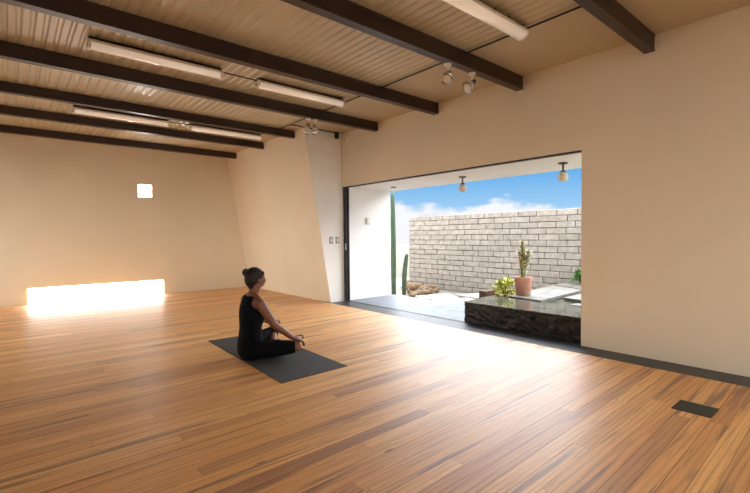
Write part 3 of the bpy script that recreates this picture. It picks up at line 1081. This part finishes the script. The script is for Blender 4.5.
def euphorbia():
    rnd = random.Random(3)
    t = thing('potted_cactus', 'upright branching pale green cactus growing in the terracotta pot', 'cactus', (5.80, 3.415, 0.5445))
    def arm(p0, p1, r, nm):
        bm = B()
        p0, p1 = V(p0), V(p1)
        n = 20
        rings = []
        K = 26
        for k in range(K + 1):
            s = k / K
            wob = 1 + 0.10 * sin(k * 2.1)
            rad = r * wob * (0.75 + 0.3 * sin(pi * min(1, s * 1.2))) * (1 if s < 0.9 else math.sqrt(max(0.03, 1 - ((s - 0.9) / 0.1) ** 2)))
            c = p0.lerp(p1, s) + V((0.008 * sin(s * 5), 0.008 * cos(s * 4), 0))
            rings.append([c + V((cos(2 * pi * j / n), sin(2 * pi * j / n), 0)) * rad * (1 - 0.28 * (1 - cos(2 * pi * j / n * 5)) / 2) for j in range(n)])
        rings_loft(bm, rings)
        o = obj(nm, bm, M['euphorbia'], t, smooth=True)
        # small leaves and cream tips along the ribs
        lf = B()
        for q in range(46):
            s = rnd.uniform(0.12, 1.0)
            a = rnd.uniform(0, 2 * pi)
            c = p0.lerp(p1, s) + V((cos(a), sin(a), 0)) * r * 0.9
            d = V((cos(a), sin(a), rnd.uniform(0.2, 1.0))).normalized()
            sd = d.cross(V((0, 0, 1))).normalized()
            ln, w = rnd.uniform(0.022, 0.040), rnd.uniform(0.008, 0.013)
            up = sd.cross(d) * 0.003
            vs = [lf.verts.new(c - up), lf.verts.new(c + d * ln * 0.5 + sd * w), lf.verts.new(c + d * ln), lf.verts.new(c + d * ln * 0.5 - sd * w), lf.verts.new(c + d * ln * 0.5 + up * 2)]
            for f in ((0, 1, 4), (1, 2, 4), (2, 3, 4), (3, 0, 4), (0, 3, 2, 1)):
                lf.faces.new([vs[i] for i in f])
        obj('leaves', lf, M['bloom'], o)
    arm((0, 0, 0), (0.01, 0.015, 0.56), 0.040, 'stem')
    arm((0.01, -0.02, 0.14), (0.015, -0.085, 0.42), 0.034, 'branch')
    arm((-0.01, 0.02, 0.16), (-0.01, 0.065, 0.40), 0.030, 'branch')
    arm((0.0, -0.02, 0.22), (0.045, -0.05, 0.36), 0.028, 'branch')
    return t
euphorbia()

def bush(name, label, loc, size, n, mat, ln=(0.05, 0.09), wd=(0.014, 0.024), seed=1, cat='shrub'):
    rnd = random.Random(seed)
    t = thing(name, label, cat, loc)
    st = B()
    lf = B()
    for i in range(n):
        a = rnd.uniform(0, 2 * pi)
        el = rnd.uniform(0.15, 1.5)
        rr = rnd.uniform(0.55, 1.0)
        e = V((cos(a) * cos(el) * size[0], sin(a) * cos(el) * size[1], sin(el) * size[2])) * rr
        if i % 3 == 0:
            tube(st, [V((0, 0, 0)), e * 0.5 + V((0, 0, size[2] * 0.12)), e], [0.005, 0.004, 0.002], 5)
        for k in range(5):
            d = (e.normalized() + V((rnd.gauss(0, .6), rnd.gauss(0, .6), rnd.gauss(0.2, .5)))).normalized()
            c = e + V((rnd.gauss(0, 1), rnd.gauss(0, 1), rnd.gauss(0, 1))) * 0.02
            sd = d.cross(V((rnd.gauss(0, 1), rnd.gauss(0, 1), 1))).normalized()
            L_, w = rnd.uniform(*ln), rnd.uniform(*wd)
            nn = sd.cross(d) * 0.006
            vs = [lf.verts.new(c), lf.verts.new(c + d * L_ * 0.45 + sd * w), lf.verts.new(c + d * L_ - nn), lf.verts.new(c + d * L_ * 0.45 - sd * w), lf.verts.new(c + d * L_ * 0.45 + nn)]
            for f in ((0, 1, 4), (1, 2, 4), (2, 3, 4), (3, 0, 4)):
                lf.faces.new([vs[i] for i in f])
    obj('stems', st, M['timber'], t)
    obj('leaves', lf, mat, t)
    return t
bush('yellow_shrub', 'small bushy yellow-green shrub left of the terracotta pot', (5.92, 3.80, 0.2255), (0.15, 0.15, 0.25), 70, M['leaf'], seed=5)
bush('green_plant', 'low deep green plant at the brick wall, at the right wall edge', (7.72, 3.42, 0.33), (0.15, 0.15, 0.17), 45, M['leafdark'], seed=9, cat='plant')

# patio ceiling lamps
def globe_lamp(label, x, y):
    t = thing('globe_lamp', label, 'ceiling lamp', (x, y, 2.09), 'globe lamps under the patio ceiling')
    bm = B(); lathe(bm, [(0.058, -0.0005), (0.060, -0.010), (0.050, -0.018), (0.020, -0.022)], n=24); obj('ceiling_plate', bm, M['bronze'], t, smooth=True)
    bm = B(); tube(bm, [(0, 0, -0.02), (0, 0, -0.11)], 0.012, 12); obj('stem', bm, M['bronze'], t, smooth=True)
    bm = B(); lathe(bm, [(0.014, -0.095), (0.030, -0.105), (0.034, -0.124), (0.030, -0.126)], n=20); obj('collar', bm, M['bronze'], t, smooth=True)
    bm = B(); ball(bm, (0, 0, -0.176), 0.064, u=28, v=18); obj('glass_globe', bm, M['globe'], t, smooth=True)
globe_lamp('globe lamp under the patio ceiling, the one above the middle of the brick wall', 5.31, 4.15)
globe_lamp('globe lamp under the patio ceiling, the one near the right edge of the opening', 5.30, 2.575)
t = thing('downlight', 'small flat round fitting on the patio ceiling above the tall cactus', 'ceiling lamp', (5.40, 5.80, 2.09))
bm = B(); lathe(bm, [(0.050, -0.0005), (0.052, -0.012), (0.044, -0.020), (0.036, -0.018)], n=24); obj('trim_ring', bm, M['bronze'], t, smooth=True)
bm = B(); lathe(bm, [(0.034, -0.014), (0.034, -0.017), (0.02, -0.019)], n=20); obj('lens', bm, M['bulb'], t, smooth=True)

# ------------------------------------------------------------------ sky, sun
SUN_DIR = V((0.10, 0.55, 0.83)).normalized()
SUN_E = 3.4
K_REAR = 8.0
K_GLARE_GLOW = 11.5
def world():
    w = bpy.data.worlds.new('sky')
    SC.world = w
    w.use_nodes = True
    nt = w.node_tree
    bg = nt.nodes['Background']
    tc = N(nt, 'ShaderNodeTexCoord')
    nv = N(nt, 'ShaderNodeVectorMath', operation='NORMALIZE')
    link(nt, tc.outputs['Generated'], nv.inputs[0])
    d = nv.outputs[0]
    sp = N(nt, 'ShaderNodeSeparateXYZ')
    link(nt, d, sp.inputs[0])
    z = sp.outputs[2]
    base = ramp(nt, z, [(0.0, lin((190, 221, 248))), (0.06, lin((160, 208, 246))), (0.13, lin((112, 180, 238))), (0.5, lin((84, 150, 222)))]).outputs[0]
    # clouds low over the horizon
    mp = N(nt, 'ShaderNodeMapping')
    mp.inputs['Scale'].default_value = (1, 1, 2.6)
    mp.inputs['Location'].default_value = CLOUD_LOC
    link(nt, d, mp.inputs[0])
    no = N(nt, 'ShaderNodeTexNoise')
    no.inputs['Scale'].default_value = 6.5
    no.inputs['Detail'].default_value = 9.0
    no.inputs['Roughness'].default_value = 0.56
    link(nt, mp.outputs[0], no.inputs['Vector'])
    az = N(nt, 'ShaderNodeVectorMath', operation='DOT_PRODUCT')
    az.inputs[1].default_value = (-0.5, 0.87, 0)
    link(nt, d, az.inputs[0])
    thr = math_n(nt, 'MULTIPLY_ADD', z, -5.2, 0.335)
    thr = math_n(nt, 'MULTIPLY_ADD', az.outputs['Value'], 0.35, thr)
    cl = math_n(nt, 'ADD', no.outputs['Fac'], thr)
    mr = N(nt, 'ShaderNodeMapRange', interpolation_type='SMOOTHSTEP')
    mr.inputs['From Min'].default_value = 0.46
    mr.inputs['From Max'].default_value = 0.60
    link(nt, cl, mr.inputs['Value'])
    sky = mixc(nt, math_n(nt, 'MULTIPLY', mr.outputs[0], 0.93), base, (0.98, 0.98, 1.0, 1))
    # added sky glows out of view: garden side for floor glare, rear for fill
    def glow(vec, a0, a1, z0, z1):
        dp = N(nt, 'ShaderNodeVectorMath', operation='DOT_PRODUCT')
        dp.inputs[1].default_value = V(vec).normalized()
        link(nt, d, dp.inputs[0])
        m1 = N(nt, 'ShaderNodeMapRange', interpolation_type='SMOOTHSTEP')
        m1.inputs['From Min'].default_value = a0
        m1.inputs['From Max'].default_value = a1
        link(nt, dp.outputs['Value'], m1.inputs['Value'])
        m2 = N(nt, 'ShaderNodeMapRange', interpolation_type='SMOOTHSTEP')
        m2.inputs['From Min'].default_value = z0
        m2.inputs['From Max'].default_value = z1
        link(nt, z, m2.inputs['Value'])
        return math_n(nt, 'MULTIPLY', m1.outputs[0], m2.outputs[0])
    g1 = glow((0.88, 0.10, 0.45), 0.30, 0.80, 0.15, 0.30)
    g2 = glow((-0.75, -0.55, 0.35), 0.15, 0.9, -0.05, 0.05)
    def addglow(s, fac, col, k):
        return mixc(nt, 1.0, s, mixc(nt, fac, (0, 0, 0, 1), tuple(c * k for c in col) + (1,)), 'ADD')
    sky = addglow(sky, g1, (0.93, 0.965, 1.0), K_GLARE_GLOW)
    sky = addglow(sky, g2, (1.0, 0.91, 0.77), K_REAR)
    for n in nt.nodes:
        if n.type == 'MIX':
            n.clamp_result = False
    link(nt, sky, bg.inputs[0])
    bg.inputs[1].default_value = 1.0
    w.cycles.sampling_method = 'MANUAL'
    w.cycles.sample_map_resolution = 1024
CLOUD_LOC = (0.3, 0.2, 0.0)
world()

ld = bpy.data.lights.new('sun', 'SUN')
ld.energy = SUN_E
ld.angle = radians(0.6)
ld.color = (1.0, 0.95, 0.88)
lo = bpy.data.objects.new('sun', ld)
COL.objects.link(lo)
lo.rotation_euler = SUN_DIR.to_track_quat('Z', 'Y').to_euler()
lo.location = (6, 12, 14)

# ------------------------------------------------------------------ camera
f, yaw, pitch, roll = 428.87, 0.705553, 0.025809, 0.0087654
cy, sy, cp, sp_, cr, sr = cos(yaw), sin(yaw), cos(pitch), sin(pitch), cos(roll), sin(roll)
fwd = V((sy * cp, cy * cp, -sp_))
right = V((cy, -sy, 0))
down = fwd.cross(right)
r2 = right * cr + down * sr
d2 = down * cr - right * sr
cam = bpy.data.cameras.new('camera')
cam.sensor_fit = 'HORIZONTAL'
cam.sensor_width = 36.0
cam.lens = f * 36.0 / 750.0
cam.clip_start = 0.05
cam.clip_end = 200
co = bpy.data.objects.new('camera', cam)
COL.objects.link(co)
mw = Matrix.Identity(4)
for i, a in enumerate((r2, -d2, -fwd)):
    mw.col[i][:3] = a
mw.translation = V((0, 0, 1.2))
co.matrix_world = mw
SC.camera = co

SC.view_settings.view_transform = 'Standard'
SC.view_settings.look = 'None'
SC.view_settings.gamma = 1.0
SC.view_settings.exposure = 0.0
SC.view_settings.use_curve_mapping = False
SC.cycles.max_bounces = 10
SC.cycles.diffuse_bounces = 6
SC.cycles.use_denoising = True
SC.cycles.sample_clamp_indirect = 8.0
